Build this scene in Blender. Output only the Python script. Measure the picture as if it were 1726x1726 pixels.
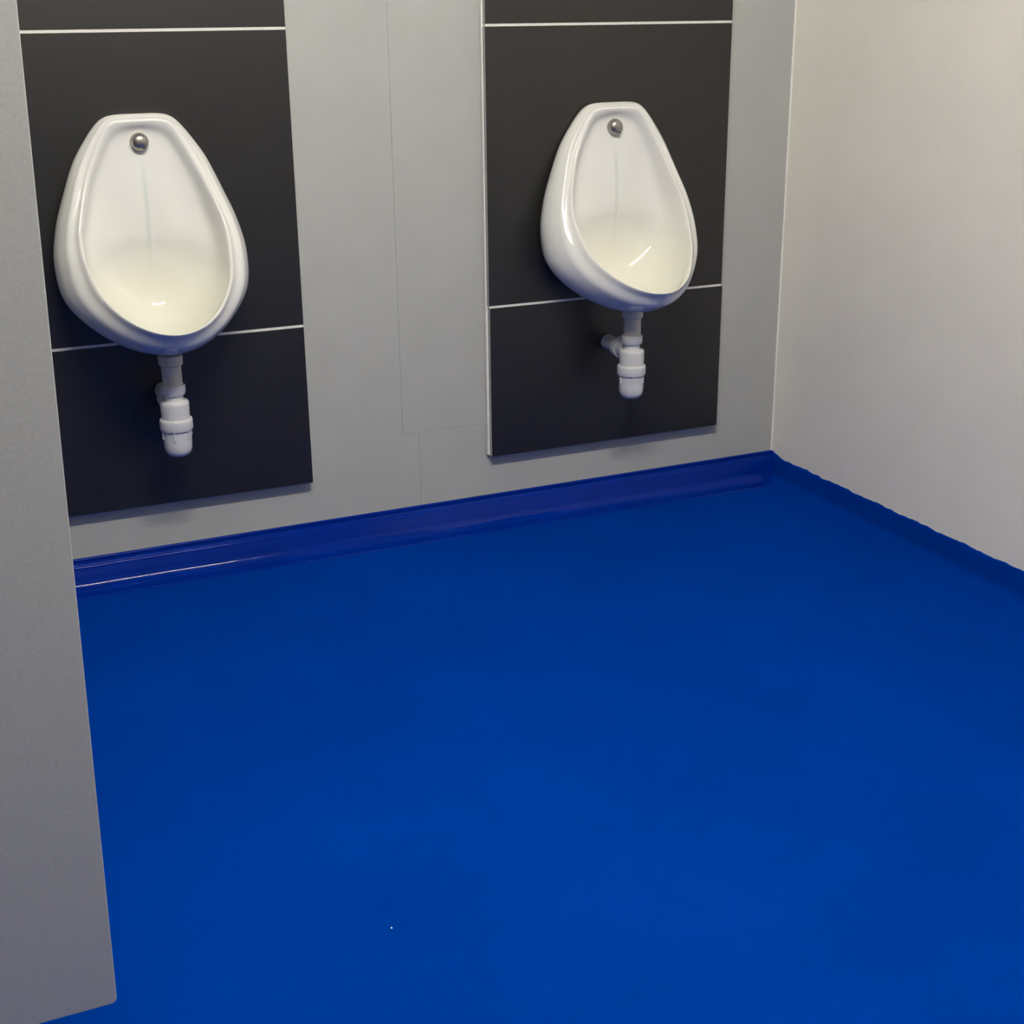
import bpy, bmesh, math, random
import numpy as np
from mathutils import Matrix, Vector

for o in list(bpy.data.objects):
    bpy.data.objects.remove(o, do_unlink=True)
scene = bpy.context.scene
COL = scene.collection
random.seed(4)
DZ = 0.025                 # survey heights were taken from 25 mm above the floor

# ------------------------------------------------------------------ camera
cam_d = bpy.data.cameras.new('camera')
cam = bpy.data.objects.new('camera', cam_d); COL.objects.link(cam)
R = Vector((0.9131621, -0.4074803, -0.0097340))
U = Vector((0.1459576, 0.3046061, 0.9412287))
F = Vector((0.3805671, 0.8609152, -0.3376296))
M = Matrix.Identity(4)
for i in range(3):
    M[i][0] = R[i]; M[i][1] = U[i]; M[i][2] = -F[i]
M[0][3], M[1][3], M[2][3] = -2.0002, -2.86858, 1.12714 + DZ
cam.matrix_world = M
cam_d.sensor_width = 36.0
cam_d.lens = 2351.86 / 1726 * 36.0
cam_d.clip_start = 0.02
scene.camera = cam

# ------------------------------------------------------------------ world, exposure
w = bpy.data.worlds.new('world'); scene.world = w; w.use_nodes = True
w.node_tree.nodes['Background'].inputs[0].default_value = (0.02, 0.02, 0.022, 1)
w.node_tree.nodes['Background'].inputs[1].default_value = 0.2
vs = scene.view_settings
vs.view_transform = 'Standard'; vs.look = 'None'; vs.gamma = 1.0; vs.use_curve_mapping = False
vs.exposure = 0.0
LAMP_STRENGTH = 240.0
LAMP_COLOR = (1.0, 0.945, 0.81)

# ------------------------------------------------------------------ materials
def mat(name, color, rough=0.5, spec=0.5, metal=0.0, noise=None, bump=None, coat=0.0, emit=None):
    """noise=(scale, low, high, stretch) multiplies colour; bump=(scale, strength, distance)"""
    m = bpy.data.materials.new(name); m.use_nodes = True
    nt = m.node_tree; b = nt.nodes['Principled BSDF']
    b.inputs['Base Color'].default_value = (*color, 1)
    b.inputs['Roughness'].default_value = rough
    b.inputs['Specular IOR Level'].default_value = spec
    b.inputs['Metallic'].default_value = metal
    b.inputs['Coat Weight'].default_value = coat
    if emit:
        b.inputs['Emission Color'].default_value = (*emit[0], 1)
        b.inputs['Emission Strength'].default_value = emit[1]
    tc = nt.nodes.new('ShaderNodeTexCoord')
    if noise:
        sc, lo, hi, st = noise
        mp = nt.nodes.new('ShaderNodeMapping'); mp.inputs['Scale'].default_value = st
        nt.links.new(tc.outputs['Object'], mp.inputs['Vector'])
        n = nt.nodes.new('ShaderNodeTexNoise'); n.inputs['Scale'].default_value = sc
        n.inputs['Detail'].default_value = 5; n.inputs['Roughness'].default_value = 0.65
        nt.links.new(mp.outputs[0], n.inputs['Vector'])
        r = nt.nodes.new('ShaderNodeMapRange')
        r.inputs['From Min'].default_value = 0.3; r.inputs['From Max'].default_value = 0.7
        r.inputs['To Min'].default_value = lo; r.inputs['To Max'].default_value = hi
        nt.links.new(n.outputs['Fac'], r.inputs['Value'])
        mx = nt.nodes.new('ShaderNodeVectorMath'); mx.operation = 'SCALE'
        mx.inputs[0].default_value = color
        nt.links.new(r.outputs[0], mx.inputs['Scale'])
        nt.links.new(mx.outputs[0], b.inputs['Base Color'])
    if bump:
        sc, s, d = bump
        n2 = nt.nodes.new('ShaderNodeTexNoise'); n2.inputs['Scale'].default_value = sc
        n2.inputs['Detail'].default_value = 4
        nt.links.new(tc.outputs['Object'], n2.inputs['Vector'])
        bp = nt.nodes.new('ShaderNodeBump'); bp.inputs['Strength'].default_value = s
        bp.inputs['Distance'].default_value = d
        nt.links.new(n2.outputs['Fac'], bp.inputs['Height'])
        nt.links.new(bp.outputs[0], b.inputs['Normal'])
    return m

M_WALL = mat('grey_laminate', (0.43, 0.441, 0.432), 0.5, 0.3, noise=(9, 0.97, 1.03, (1, 1, 1)), bump=(260, 0.08, 0.001))
M_WALLR = mat('warm_white_paint', (0.92, 0.885, 0.81), 0.5, 0.35, noise=(4, 0.97, 1.03, (1, 1, 1)), bump=(120, 0.08, 0.001))
M_PART = mat('partition_laminate', (0.53, 0.54, 0.52), 0.55, 0.3, noise=(220, 0.93, 1.07, (1, 1, 1)), bump=(300, 0.1, 0.001))
M_FAR = mat('far_wall_laminate', (0.22, 0.22, 0.215), 0.5, 0.3, noise=(6, 0.97, 1.03, (1, 1, 1)))
M_CEIL = mat('ceiling_paint', (0.48, 0.475, 0.46), 0.7, 0.2, noise=(5, 0.98, 1.02, (1, 1, 1)))
M_FLOOR = mat('blue_resin_floor', (0.0, 0.0335, 0.287), 0.45, 0.0, noise=(2.2, 0.90, 1.10, (1, 1, 1)), bump=(140, 0.12, 0.001))
M_COVE = mat('blue_resin_gloss', (0.0, 0.019, 0.25), 0.09, 0.16, noise=(4, 0.9, 1.1, (1, 1, 1)), bump=(38, 0.05, 0.002))
M_COVER = mat('blue_resin_satin', (0.0, 0.0325, 0.283), 0.45, 0.0, noise=(2.2, 0.90, 1.10, (1, 1, 1)), bump=(140, 0.12, 0.001))
M_TILE = mat('charcoal_tile', (0.0062, 0.0058, 0.0052), 0.42, 0.75, noise=(34, 0.86, 1.14, (0.25, 1, 1)), bump=(150, 0.06, 0.0006))
M_TBODY = mat('tile_body_edge', (0.42, 0.42, 0.41), 0.7, 0.2, noise=(120, 0.92, 1.08, (1, 1, 1)))
M_GROUT = mat('white_grout', (0.74, 0.73, 0.70), 0.7, 0.2, noise=(60, 0.93, 1.05, (1, 1, 1)))
M_BACK = mat('white_backing_edge', (0.88, 0.88, 0.86), 0.6, 0.3, noise=(40, 0.95, 1.04, (1, 1, 1)))
M_CAULK = mat('white_sealant', (0.86, 0.85, 0.81), 0.5, 0.4, noise=(30, 0.96, 1.04, (1, 1, 1)))
M_CHROME = mat('brushed_steel', (0.40, 0.38, 0.35), 0.36, 0.5, 1.0, noise=(60, 0.9, 1.05, (1, 1, 1)))
M_PLAST = mat('white_plastic', (0.63, 0.635, 0.67), 0.34, 0.45, noise=(30, 0.97, 1.03, (1, 1, 1)))
M_CREAM = mat('cream_plastic', (0.60, 0.57, 0.47), 0.4, 0.4, noise=(30, 0.96, 1.04, (1, 1, 1)))
M_METALW = mat('white_lamp_metal', (0.8, 0.8, 0.8), 0.45, 0.4, noise=(20, 0.98, 1.02, (1, 1, 1)))
M_GLOW = mat('lamp_diffuser', (0.9, 0.9, 0.9), 0.5, 0.3, emit=(LAMP_COLOR, LAMP_STRENGTH))
M_DARK = mat('shadow_gap', (0.05, 0.05, 0.05), 0.8, 0.1, noise=(30, 0.95, 1.05, (1, 1, 1)))

def ceramic():
    """white glazed ceramic, with the pale water stain below the spreader and a cream tint low in the bowl for limescale and painted bounce light"""
    m = mat('white_glazed_ceramic', (0.82, 0.82, 0.82), 0.06, 0.5)
    nt = m.node_tree; b = nt.nodes['Principled BSDF']
    tc = nt.nodes.new('ShaderNodeTexCoord')
    sp = nt.nodes.new('ShaderNodeSeparateXYZ'); nt.links.new(tc.outputs['Object'], sp.inputs[0])
    def node(op, a, b_=None, c=None):
        n = nt.nodes.new('ShaderNodeMath'); n.operation = op
        for i, v in enumerate((a, b_, c)):
            if v is None: continue
            if isinstance(v, (int, float)): n.inputs[i].default_value = v
            else: nt.links.new(v, n.inputs[i])
        return n.outputs[0]
    def ramp(v, a, b_, lo=0.0, hi=1.0):
        r = nt.nodes.new('ShaderNodeMapRange'); r.interpolation_type = 'SMOOTHSTEP'
        r.inputs['From Min'].default_value = a; r.inputs['From Max'].default_value = b_
        r.inputs['To Min'].default_value = lo; r.inputs['To Max'].default_value = hi
        nt.links.new(v, r.inputs['Value']); return r.outputs[0]
    nz = nt.nodes.new('ShaderNodeTexNoise'); nz.inputs['Scale'].default_value = 9
    nt.links.new(tc.outputs['Object'], nz.inputs['Vector'])
    wob = node('MULTIPLY', node('SUBTRACT', nz.outputs['Fac'], 0.5), 0.009)
    ax = node('ABSOLUTE', node('ADD', sp.outputs[0], wob))
    line = ramp(ax, 0.0010, 0.0075, 1, 0)
    span = node('MULTIPLY', ramp(sp.outputs[2], 0.165, 0.10), ramp(sp.outputs[2], -0.08, 0.03))
    front = ramp(sp.outputs[1], -0.085, -0.07)        # only the back of the basin
    st = node('MULTIPLY', node('MULTIPLY', line, span), node('MULTIPLY', front, 0.34))
    # cream tint inside, low: limescale plus warm interreflection painted into the colour
    low = ramp(sp.outputs[2], -0.01, -0.13)
    att = nt.nodes.new('ShaderNodeAttribute'); att.attribute_name = 'basin'
    dep_bounce = node('MULTIPLY', node('MULTIPLY', low, att.outputs['Fac']), 0.85)
    def mix(fac, a, col):
        n = nt.nodes.new('ShaderNodeMix'); n.data_type = 'RGBA'
        nt.links.new(fac, n.inputs[0])
        if isinstance(a, tuple): n.inputs[6].default_value = (*a, 1)
        else: nt.links.new(a, n.inputs[6])
        n.inputs[7].default_value = (*col, 1)
        return n.outputs[2]
    c = mix(dep_bounce, (0.80, 0.80, 0.79), (0.78, 0.77, 0.69))
    c = mix(st, c, (0.46, 0.60, 0.56))
    nt.links.new(c, b.inputs['Base Color'])
    return m
M_CERAM = ceramic()

# ------------------------------------------------------------------ helpers
def obj(name, bm, material, parent=None, smooth=False, angle=None, recalc=True):
    if recalc: bmesh.ops.recalc_face_normals(bm, faces=bm.faces)
    me = bpy.data.meshes.new(name); bm.to_mesh(me); bm.free()
    ms = material if isinstance(material, (list, tuple)) else [material]
    for m in ms: me.materials.append(m)
    if smooth:
        for p in me.polygons: p.use_smooth = True
    o = bpy.data.objects.new(name, me); COL.objects.link(o)
    if parent: o.parent = parent
    return o

def thing(name, label, cat, loc, group=None):
    o = bpy.data.objects.new(name, None); COL.objects.link(o)
    o.location = loc; o.empty_display_size = 0.05
    o['label'] = label; o['category'] = cat
    if group: o['group'] = group
    return o

def box(bm, x0, x1, y0, y1, z0, z1, bevel=0.0, seg=2):
    vs_ = [bm.verts.new((x, y, z)) for x in (x0, x1) for y in (y0, y1) for z in (z0, z1)]
    fs = [bm.faces.new([vs_[i] for i in q]) for q in
          ((0, 1, 3, 2), (4, 6, 7, 5), (0, 4, 5, 1), (2, 3, 7, 6), (0, 2, 6, 4), (1, 5, 7, 3))]
    if bevel:
        es = list({e for f in fs for e in f.edges})
        bmesh.ops.bevel(bm, geom=es, offset=bevel, segments=seg, profile=0.5, affect='EDGES')
    return fs

def box_bm(*a, **k):
    bm = bmesh.new(); box(bm, *a, **k); return bm

def prism(poly, y0, y1):
    """polygon in (x, z) extruded from y0 to y1"""
    bm = bmesh.new()
    a = [bm.verts.new((x, y0, z)) for x, z in poly]; b = [bm.verts.new((x, y1, z)) for x, z in poly]
    n = len(poly)
    bm.faces.new(a); bm.faces.new(b[::-1])
    for i in range(n): bm.faces.new((a[i], b[i], b[(i + 1) % n], a[(i + 1) % n]))
    return bm

def lathe(profile, seg=40, axis='Z', origin=(0, 0, 0)):
    """profile of (radius, height); axis Z or -Y"""
    bm = bmesh.new(); rings = []
    ox, oy, oz = origin
    for r, h in profile:
        ring = []
        if r < 1e-6:
            p = (ox, oy, oz + h) if axis == 'Z' else (ox, oy - h, oz)
            ring = [bm.verts.new(p)]
        else:
            for k in range(seg):
                a = 2 * math.pi * k / seg
                if axis == 'Z': p = (ox + r * math.cos(a), oy + r * math.sin(a), oz + h)
                else: p = (ox + r * math.cos(a), oy - h, oz + r * math.sin(a))
                ring.append(bm.verts.new(p))
        rings.append(ring)
    for A, B in zip(rings, rings[1:]):
        if len(A) == 1 and len(B) == 1: continue
        for k in range(seg):
            k2 = (k + 1) % seg
            if len(A) == 1: bm.faces.new((A[0], B[k], B[k2]))
            elif len(B) == 1: bm.faces.new((A[k], A[k2], B[0]))
            else: bm.faces.new((A[k], A[k2], B[k2], B[k]))
    for ring, rev in ((rings[0], True), (rings[-1], False)):
        if len(ring) > 1: bm.faces.new(ring[::-1] if rev else ring)
    return bm

def smooth_by_angle(o, deg=35):
    for p in o.data.polygons: p.use_smooth = True
    o.data.set_sharp_from_angle(angle=math.radians(deg))

def structure(o): o['kind'] = 'structure'; return o

# ------------------------------------------------------------------ room shell
XL, XR = -3.05, 0.0168          # left and right wall faces
YB, YF = 0.0245, -3.65          # back and front wall faces
YS = 0.022                      # back of the splashbacks, bedded on adhesive
H = 2.45

structure(obj('floor', box_bm(XL - .1, XR + .1, YF - .1, YB + .1, -0.10, 0.0), M_FLOOR))
floor = bpy.data.objects['floor']
structure(obj('ceiling', box_bm(XL - .1, XR + .1, YF - .1, YB + .1, H, H + 0.1), M_CEIL))
structure(obj('wall_right', box_bm(XR, XR + .1, YF - .1, YB + .1, 0, H), M_WALLR))
structure(obj('wall_left', box_bm(XL - .1, XL, YF - .1, YB + .1, 0, H), M_FAR))
structure(obj('wall_front', box_bm(XL, XR, YF - .1, YF, 0, H), M_FAR))
wall_back = structure(obj('wall_back', box_bm(XL, XR, YB + 0.036, YB + 0.14, 0, H), M_WALL))

# facing boards of the back wall; the joints between them show as hairlines
zh = 0.2225 + DZ; g = 0.0002
xa, xb = -0.9915, -0.952
def board(poly):
    bm = prism(poly, YB, YB + 0.0358)
    o = obj('wall_board', bm, M_WALL, wall_back)
    bv = o.modifiers.new('bevel', 'BEVEL'); bv.width = 0.0003; bv.segments = 2; bv.limit_method = 'ANGLE'
    return o
board([(XL, 0), (xb - g, 0), (xb - g, zh - g), (xa - g, zh - g), (xa - g, H), (XL, H)])
xs = -0.70                       # the level joint stops behind the right splashback
board([(xa + g, zh + g), (xs, zh + g), (xs, zh - g), (xb + g, zh - g), (xb + g, 0), (XR, 0), (XR, H), (xa + g, H)])

# white sealant bead in the corner of back wall and right wall
bm = bmesh.new(); N = 40; prev = None
for i in range(N + 1):
    z = 0.072 + (H - 0.072) * i / N
    r = 0.0030 + 0.0004 * math.sin(i * 1.7)
    ring = [bm.verts.new(p) for p in ((XR, YB, z), (XR - r, YB, z), (XR - r * .45, YB - r * .45, z), (XR, YB - r, z))]
    if prev:
        for k in range(4): bm.faces.new((prev[k], prev[(k + 1) % 4], ring[(k + 1) % 4], ring[k]))
    else: bm.faces.new(ring)
    prev = ring
bm.faces.new(prev[::-1])
structure(obj('trim_1', bm, M_CAULK))

# ------------------------------------------------------------------ coved resin skirting
def fbm(t, s):
    return sum(math.sin(t * f + s * 3.1 * k + k) / k for k, f in ((1, 7.3), (2, 17.9), (3, 41.7), (4, 97.0))) / 2

def cove(name, n, point, prof, material):
    """prof(i) -> list of (out, z); point(t, out, z) -> xyz"""
    bm = bmesh.new(); prev = None
    for i in range(n + 1):
        t = i / n
        ring = [bm.verts.new(point(t, o, z)) for o, z in prof(t)]
        if prev:
            for a in range(len(ring) - 1):
                f = bm.faces.new((prev[a], prev[a + 1], ring[a + 1], ring[a])); f.smooth = True
        prev = ring
    return structure(obj(name, bm, material))

def arc(cx, cz, r, a0, a1, n):
    return [(cx + r * math.cos(math.radians(a0 + (a1 - a0) * k / n)), cz + r * math.sin(math.radians(a0 + (a1 - a0) * k / n))) for k in range(n + 1)]

Lb = XR - XL
def prof_back(t):
    x = XL + Lb * t
    top = 0.0685 + 0.006 * (x + 1.74) / 1.75
    wv = 0.0006 * fbm(x * 3.0, 1)
    p = [(0.0, top), (0.0095, top), (0.0092, top - 0.0012), (0.0052, top - 0.0150)]
    # small rounded shoulder
    p += [(0.0052 + 0.0058 * math.sin(math.radians(a)), top - 0.0152 - 0.0048 * (1 - math.cos(math.radians(a))) + wv * .4) for a in (20, 40, 55, 70, 85)]
    # steep concave face
    zs, os_ = p[-1][1] , p[-1][0]
    rr = 0.030
    cz = 0.006 + rr; 
    p += [(os_ + 0.0010, zs - 0.006), (os_ + 0.0035, (zs + 0.024) / 2 + .003)]
    base = os_ + 0.0065
    # bottom fillet from angle 195 to 262 about centre
    fil = arc(base + rr * .97, 0.0035 + rr, rr, 194, 262, 9)
    p += [(o, z + wv) for o, z in fil]
    lo, lz = fil[-1]
    p += [(lo + 0.010, 0.0022 + wv * .5), (lo + 0.016, 0.0024), (lo + 0.019, 0.0012), (lo + 0.023, -0.0008)]
    return p
cove('baseboard_back', 260, lambda t, o, z: (XL + Lb * t, YB - o, z), prof_back, M_COVE)

Lr = YB - YF
def prof_right(t):
    y = YB - Lr * t
    rag = 0.0022 * fbm(y * 6.0, 2) + 0.0012 * fbm(y * 21.0, 5)
    top = 0.0640 + rag + 0.008 * min(1, max(0, (-y - 0.1) / 0.9)) * .5
    if t < 0.012: top += 0.010 * (1 - t / 0.012)
    wv = 0.0008 * fbm(y * 2.6, 4)
    p = [(0.0, top), (0.0016, top - 0.0004), (0.0030, top - 0.0018), (0.0038, top - 0.0040), (0.0048, top - 0.014), (0.0066, top - 0.030)]
    rr = 0.027
    fil = arc(0.0085 + rr * .97, 0.0018 + rr, rr, 187, 268, 14)
    p += [(o, z + wv) for o, z in fil]
    lo, lz = fil[-1]
    p += [(lo + 0.015, 0.0014), (lo + 0.045, 0.0004), (lo + 0.060, -0.0004)]
    return p
cove('baseboard_right', 420, lambda t, o, z: (XR - o, YB - Lr * t, z), prof_right, M_COVER)

# two pale flecks left on the resin
def fleck(x, y, z, pts, dz=0.0006):
    bm = bmesh.new()
    a = [bm.verts.new((x + u, y + v, z)) for u, v in pts]; b = [bm.verts.new((x + u * .6, y + v * .6, z + dz)) for u, v in pts]
    bm.faces.new(b)
    for i in range(len(a)): bm.faces.new((a[i], a[(i + 1) % len(a)], b[(i + 1) % len(a)], b[i]))
    return obj('paint_fleck', bm, M_CAULK, floor)
fleck(-1.5182, -1.3656, 0.0, [(.0012 * math.cos(a), .0018 * math.sin(a)) for a in [k * math.pi / 4 for k in range(8)]])

# ------------------------------------------------------------------ lamps on the ceiling (outside the frame, they light the room)
def lamp(x, y, label, L=1.25):
    t = thing('ceiling_lamp', label, 'lamp', (x, y, H), 'ceiling lamps')
    obj('housing', box_bm(-L / 2, L / 2, -0.03, 0.03, -0.05, 0, bevel=0.005), M_METALW, t)
    bm = lathe([(0.0, 0.0), (0.022, 0.0), (0.0245, 0.004), (0.0245, L - .084), (0.022, L - .08), (0.0, L - .08)], 24)
    bmesh.ops.rotate(bm, verts=bm.verts, cent=(0, 0, 0), matrix=Matrix.Rotation(math.pi / 2, 3, 'Y'))
    bmesh.ops.translate(bm, verts=bm.verts, vec=(-(L - .08) / 2, 0, -0.088))
    o = obj('lamp_tube', bm, M_GLOW, t); smooth_by_angle(o)
    for sx in (-1, 1):
        obj('lamp_holder', box_bm(sx * (L / 2 - .025) - .013, sx * (L / 2 - .025) + .013, -0.02, 0.02, -0.112, -0.048, bevel=.004), M_METALW, t)
    return t
lamp(-1.42, -1.80, 'white ceiling batten lamp with one bare tube above the urinals')

# ------------------------------------------------------------------ tiled splashbacks
def splashback(x0, x1, label, top=1.72, jit=((0, 0), (0, 0), (0, 0))):
    """parts are placed from the thing's own base at floor level, on the wall"""
    t = thing('tiled_splashback', label, 'splashback', ((x0 + x1) / 2, YS, 0.0), 'tiled splashbacks')
    hw = (x1 - x0) / 2
    zb, z2, z1 = 0.1465 + DZ, 0.4995 + DZ, 1.1005 + DZ
    gap = 0.0026
    # backing (white edge shows along the left side)
    obj('backing_board', box_bm(-hw - .0030, hw - .002, -0.0085, 0.0, zb + .001, top - .002, bevel=.0006), M_BACK, t)
    for (a, b), (jl, jr) in zip(((zb, z2 - gap), (z2 + gap, z1 - gap), (z1 + gap, top)), jit):
        bm = bmesh.new()
        fs = box(bm, -hw + jl, hw + jr, -0.0220, -0.0086, a, b, bevel=.0009, seg=2)
        bm.normal_update()
        for f in bm.faces: f.material_index = 0 if f.normal.y < -0.5 else 1
        obj('tile', bm, [M_TILE, M_TBODY], t)
    for z in (z2, z1):
        obj('grout_line', box_bm(-hw + .001, hw - .001, -0.0212, -0.0086, z - gap, z + gap), M_GROUT, t)
    return t
splashback(-1.8145, -1.2142, 'charcoal tiled splashback half hidden behind the grey partition')
splashback(-0.7828, -0.1715, 'charcoal tiled splashback with pale left edge nearest the right wall',
           jit=((0.0012, 0.0025), (-0.0008, 0.0), (0, 0)))

# ------------------------------------------------------------------ urinals
T5 = np.radians([0, 45, 90, 135, 180])
T7 = np.radians([0, 30, 60, 90, 120, 150, 180])
CV = 0.70
def interp(c, t, T):
    c = np.asarray(c, float); n = len(T)
    Tx = np.concatenate([[-T[1]], T, [2 * np.pi - T[-2]]]); cx = np.concatenate([[c[1]], c, [c[-2]]])
    m = (cx[2:] - cx[:-2]) / (Tx[2:] - Tx[:-2])
    t = np.abs((t + np.pi) % (2 * np.pi) - np.pi)
    i = np.clip(np.searchsorted(T, t) - 1, 0, n - 2)
    h = T[i + 1] - T[i]; s = (t - T[i]) / h
    return ((2 * s**3 - 3 * s**2 + 1) * c[i] + (s**3 - 2 * s**2 + s) * h * m[i] + (-2 * s**3 + 3 * s**2) * c[i + 1] + (s**3 - s**2) * h * m[i + 1])

OUTER = [(0, .2402), (.035, .2400), (.0545, .2380), (.070, .2315), (.082, .2200), (.0985, .1995), (.1288, .1535), (.156, .090),
         (.1774, .0313), (.1888, -.0333), (.1793, -.1035), (.133, -.1590), (.071, -.1955), (0, -.2072)]
LIP = [(0, .2266), (.035, .2264), (.050, .2245), (.0625, .2165), (.074, .1995), (.0875, .1760), (.108, .1287), (.1265, .0727),
       (.139, .0245), (.1373, -.0242), (.1241, -.0716), (.092, -.1096), (.0488, -.1342), (0, -.1428)]
W_BULGE = [0.020, 0.018, 0.0378, 0.0738, 0.1377]
K_WALL = [0.985, 0.955, 0.90, 0.876, 0.85]
W_LIP = [0.0405, 0.046, 0.078, 0.1152, 0.1702, 0.2418, 0.2735]

def outline(half, th):
    """closed mirror-symmetric Catmull-Rom curve through the half outline, as radius per direction (0 = up)"""
    pts = np.array(half + [(-x, z) for x, z in half[-2:0:-1]])
    n = len(pts); A, Rr = [], []
    for i in range(n):
        p0, p1, p2, p3 = pts[i - 1], pts[i], pts[(i + 1) % n], pts[(i + 2) % n]
        for k in range(24):
            t = k / 24
            q = .5 * (2 * p1 + (p2 - p0) * t + (2 * p0 - 5 * p1 + 4 * p2 - p3) * t * t + (3 * p1 - p0 - 3 * p2 + p3) * t**3)
            A.append(math.atan2(q[0], q[1]) % (2 * math.pi)); Rr.append(math.hypot(*q))
    o = np.argsort(A)
    return np.interp(th, np.array(A)[o], np.array(Rr)[o], period=2 * math.pi)

def urinal_mesh(n=120):
    th = np.linspace(0, 2 * np.pi, n, endpoint=False)
    sn, cs = np.sin(th), np.cos(th)
    rb = outline(OUTER, th); wb = interp(W_BULGE, th, T5); r0 = rb * interp(K_WALL, th, T5)
    rl = outline(LIP, th); wl = interp(W_LIP, th, T7)
    P = lambda r, w_: np.stack([r * sn, -w_, r * cs], 1)
    rings = []
    rings.append((P(r0 * .93, 0 * wb + 0.0004), 0)); rings.append((P(r0, 0 * wb + 0.0004), 0))
    rings.append((P(r0 * .45 + rb * .55, wb * .38), 0))
    B, L = P(rb, wb), P(rl, wl)
    rings.append((B, 0))
    ctl = B.copy(); ctl[:, 1] = B[:, 1] * .35 + L[:, 1] * .65
    bez = lambda s: (1 - s)**2 * B + 2 * s * (1 - s) * ctl + s * s * L
    nrm = np.stack([sn * .6, -0.75 + 0 * sn, cs * .6], 1)
    for s, off in ((.22, 0), (.42, 0), (.58, .0006), (.67, .0030), (.75, .0016), (.86, -.0036), (.94, .0002), (1.0, .0012)):
        rings.append((bez(s) + nrm * off, 0))
    # basin: factors on the lip radius and absolute depth from the wall, per direction 0..180
    T6 = np.radians([0, 20, 45, 90, 135, 180])
    inner = [
        ([.985, .970, .972, .980, 1.000, 1.02], [.0395, .0425, .060, .1125, .196, .2705]),
        ([.968, .935, .945, .962, 1.030, 1.10], [.0370, .0390, .053, .1000, .180, .2600]),
        ([.950, .905, .915, .938, 1.060, 1.18], [.0325, .0345, .045, .0800, .150, .2350]),
        ([.928, .880, .885, .905, 1.065, 1.235], [.0285, .0305, .038, .0600, .115, .1950]),
        ([.895, .845, .840, .845, 1.020, 1.250], [.0262, .0280, .0335, .0470, .078, .1420]),
        ([.820, .770, .750, .740, .900, 1.190], [.0260, .0272, .0318, .0425, .046, .0820]),
        ([.620, .590, .570, .560, .690, 1.020], [.0305, .0315, .0345, .0420, .028, .0385]),
        ([.350, .340, .330, .330, .400, .680], [.0405, .0415, .0435, .0425, .032, .0195]),
        ([.120, .120, .120, .120, .140, .240], [.0445, .0444, .0440, .0422, .0372, .0340]),
    ]
    for k, ww in inner:
        rings.append((P(rl * interp(k, th, T6), interp(ww, th, T6)), 1))
    bm = bmesh.new(); vr = []; flag = []
    for pts, fl in rings:
        vr.append([bm.verts.new(p) for p in pts]); flag += [fl] * n
    for A, Bq in zip(vr, vr[1:]):
        for i in range(n):
            j = (i + 1) % n
            bm.faces.new((A[i], A[j], Bq[j], Bq[i]))
    c = bm.verts.new((0, -0.0424, 0)); flag.append(1)
    last = vr[-1]
    for i in range(n): bm.faces.new((last[i], last[(i + 1) % n], c))
    bm.faces.new(vr[0][::-1])
    return bm, flag

def make_urinal(label):
    t = thing('urinal', label, 'urinal', (0, 0, CV + DZ), 'wall hung urinals')
    bm, flag = urinal_mesh()
    bowl = obj('bowl', bm, M_CERAM, t, smooth=True)
    at = bowl.data.attributes.new('basin', 'FLOAT', 'POINT')
    for i, v in enumerate(flag): at.data[i].value = v
    sd = bowl.modifiers.new('subdivision', 'SUBSURF'); sd.levels = 1; sd.render_levels = 2
    # steel spreader dome with a slotted lower edge
    z = 0.187
    prof = [(0, 0.020), (0.0182, 0.020), (0.0190, 0.0225), (0.0186, 0.0250), (0.0178, 0.0275), (0.0172, 0.0330), (0.0158, 0.0385), (0.0125, 0.0425), (0.0070, 0.0446), (0, 0.0452)]
    sp = obj('water_spreader', lathe(prof, 36, '-Y', (0, 0, z)), M_CHROME, t, smooth=True)
    smooth_by_angle(sp, 50)
    obj('spout_slot', box_bm(0.0025, 0.0080, -0.0435, -0.0405, z - 0.0126, z - 0.0094, bevel=.0006), M_DARK, sp)
    return t

def copy_tree(o, parent=None):
    c = o.copy(); COL.objects.link(c)
    if parent: c.parent = parent
    for ch in list(o.children): copy_tree(ch, c)
    return c

left_urinal = make_urinal('white ceramic urinal beside the grey partition, on the left splashback')
left_urinal.location = (-1.526, 0, CV + DZ + 0.0090)
right_urinal = copy_tree(left_urinal)
right_urinal.location = (-0.4854, 0, CV + DZ - 0.0036)
right_urinal['label'] = 'white ceramic urinal nearest the right wall, with a pale water streak'

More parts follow.
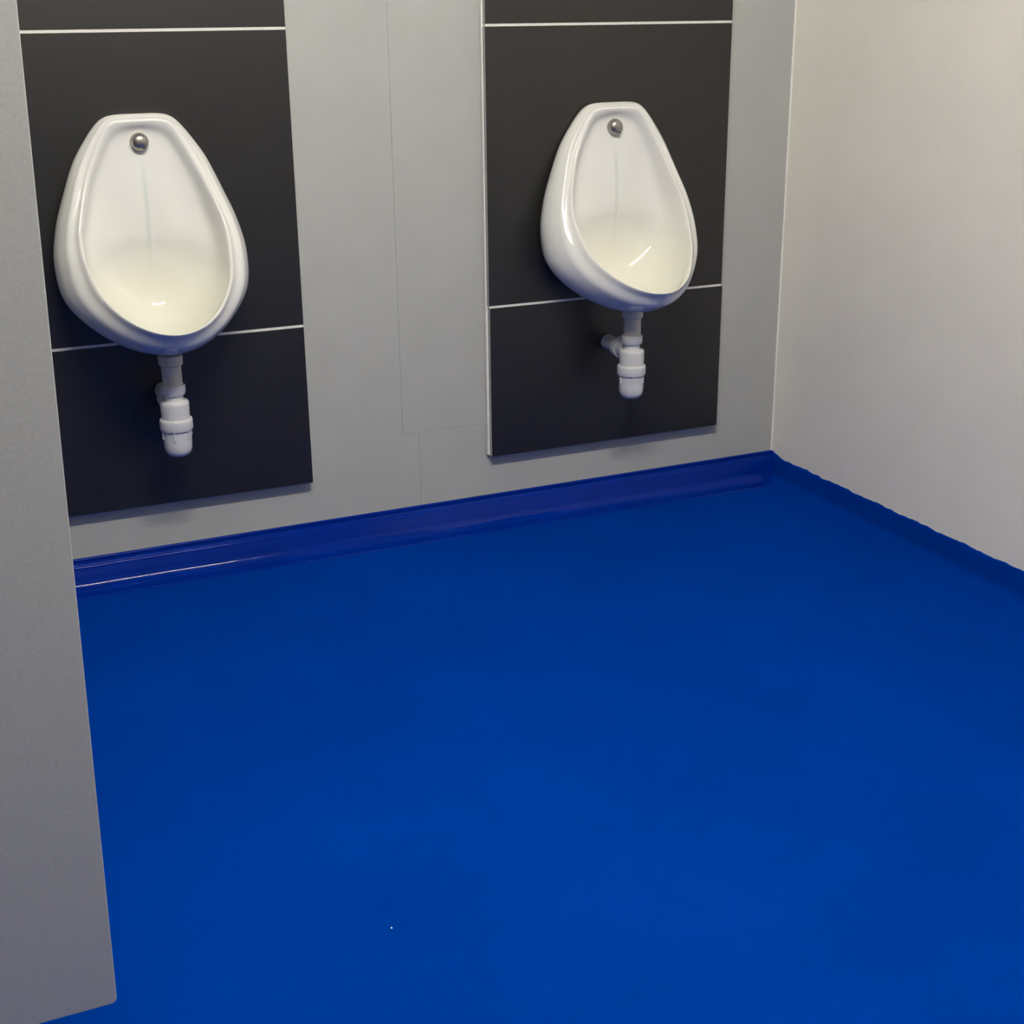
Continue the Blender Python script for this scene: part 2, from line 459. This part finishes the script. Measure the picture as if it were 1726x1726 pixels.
# ------------------------------------------------------------------ bottle traps
def make_trap(label):
    """base of the thing = bottom of the cup, on the trap axis; wall (tile face) is at y = +0.120"""
    t = thing('bottle_trap', label, 'trap', (0, 0, 0), 'bottle traps under the urinals')
    D = 0.120
    o = obj('tail_pipe', lathe([(0.0195, 0.146), (0.0195, 0.184), (0.0200, 0.1862), (0.0232, 0.1890), (0.0236, 0.1910), (0.0242, 0.2080), (0.0, 0.2080)]), M_CREAM, t); smooth_by_angle(o)
    # compression nut, lightly fluted
    bm = lathe([(0.0190, 0.1270), (0.0215, 0.1275), (0.0236, 0.1310), (0.0240, 0.1340), (0.0240, 0.1462), (0.0232, 0.1475), (0.0196, 0.1475)], 48)
    o = obj('compression_nut', bm, M_PLAST, t); smooth_by_angle(o)
    o = obj('trap_body', lathe([(0.0, 0.0790), (0.0280, 0.0790), (0.0288, 0.1080), (0.0282, 0.1125), (0.0262, 0.1150), (0.0200, 0.1162), (0.0186, 0.1170), (0.0182, 0.1272), (0.0, 0.1272)], 48), M_PLAST, t); smooth_by_angle(o)
    o = obj('locking_collar', lathe([(0.0282, 0.0560), (0.0318, 0.0562), (0.0328, 0.0590), (0.0328, 0.0740), (0.0322, 0.0772), (0.0306, 0.0792), (0.0284, 0.0794)], 48), M_PLAST, t); smooth_by_angle(o)
    cup_prof = [(0.0, 0.0)] + [(0.0285 - 0.013 * (1 - math.sin(math.radians(a))), 0.016 * (1 - math.cos(math.radians(a)))) for a in ()]
    cup_prof += [(0.0120, 0.0006), (0.0180, 0.0024), (0.0225, 0.0060), (0.0258, 0.0112), (0.0274, 0.0180), (0.0280, 0.0260), (0.0284, 0.0564), (0.0, 0.0564)]
    cup = obj('trap_cup', lathe(cup_prof, 48), M_PLAST, t); smooth_by_angle(cup, 50)
    for k in range(6):
        a = math.radians(-112 + 60 * k)
        bm = box_bm(0.0268, 0.0310, -0.0013, 0.0013, 0.0385, 0.0564, bevel=.0006)
        bmesh.ops.rotate(bm, verts=bm.verts, cent=(0, 0, 0), matrix=Matrix.Rotation(a, 3, 'Z'))
        obj('grip_rib', bm, M_PLAST, cup)
    # outlet straight back to the tile, with its nut
    zo = 0.108
    o = obj('outlet_pipe', lathe([(0.0, -D + .0), (0.0175, -D + .0005), (0.0175, -0.062), (0.0, -0.062)], 40, '-Y', (0, 0, zo)), M_PLAST, t); smooth_by_angle(o)
    o = obj('outlet_nut', lathe([(0.0178, -0.071), (0.0222, -0.069), (0.0240, -0.064), (0.0244, -0.050), (0.0236, -0.046), (0.0195, -0.0455), (0.0192, -0.020), (0.0, -0.020)], 48, '-Y', (0, 0, zo)), M_PLAST, t); smooth_by_angle(o)
    return t
left_trap = make_trap('white plastic bottle trap under the urinal beside the grey partition')
left_trap.location = (-1.522, -0.120, 0.2855 + DZ)
right_trap = copy_tree(left_trap)
right_trap.location = (-0.4815, -0.120, 0.2830 + DZ)
right_trap['label'] = 'white plastic bottle trap under the urinal nearest the right wall'

# ------------------------------------------------------------------ partition in the left foreground
PY = -1.53; PT = 0.018
def part_poly():
    zb = 0.1015 + DZ; zt = 2.10
    ex = lambda z: -1.8908 + (z - zb) * (0.0223 / 1.039)
    r = 0.006
    pts = [(XL, zb - 0.001), (ex(zb) - r, zb)]
    pts += [(ex(zb) - r + r * math.sin(math.radians(a)), zb + r - r * math.cos(math.radians(a))) for a in (30, 60)]
    pts += [(ex(zb + r), zb + r), (ex(zt - r), zt - r), (ex(zt) - r, zt), (XL, zt)]
    return pts
pt = thing('partition', 'grey laminate cubicle partition standing clear of the floor, cut by the left frame edge', 'partition', (-2.5, PY, 0.0))
bm = prism([(x + 2.5, z) for x, z in part_poly()], 0.0, PT)
po = obj('panel', bm, M_PART, pt)
bv = po.modifiers.new('bevel', 'BEVEL'); bv.width = 0.001; bv.segments = 2; bv.limit_method = 'ANGLE'
leg = obj('pedestal_leg', lathe([(0.0, 0.0), (0.030, 0.0), (0.030, 0.006), (0.012, 0.009), (0.0105, 0.012), (0.0105, 0.1275), (0.0, 0.1275)], 32, 'Z', (0.05, PT / 2, 0)), M_CHROME, pt)
smooth_by_angle(leg)
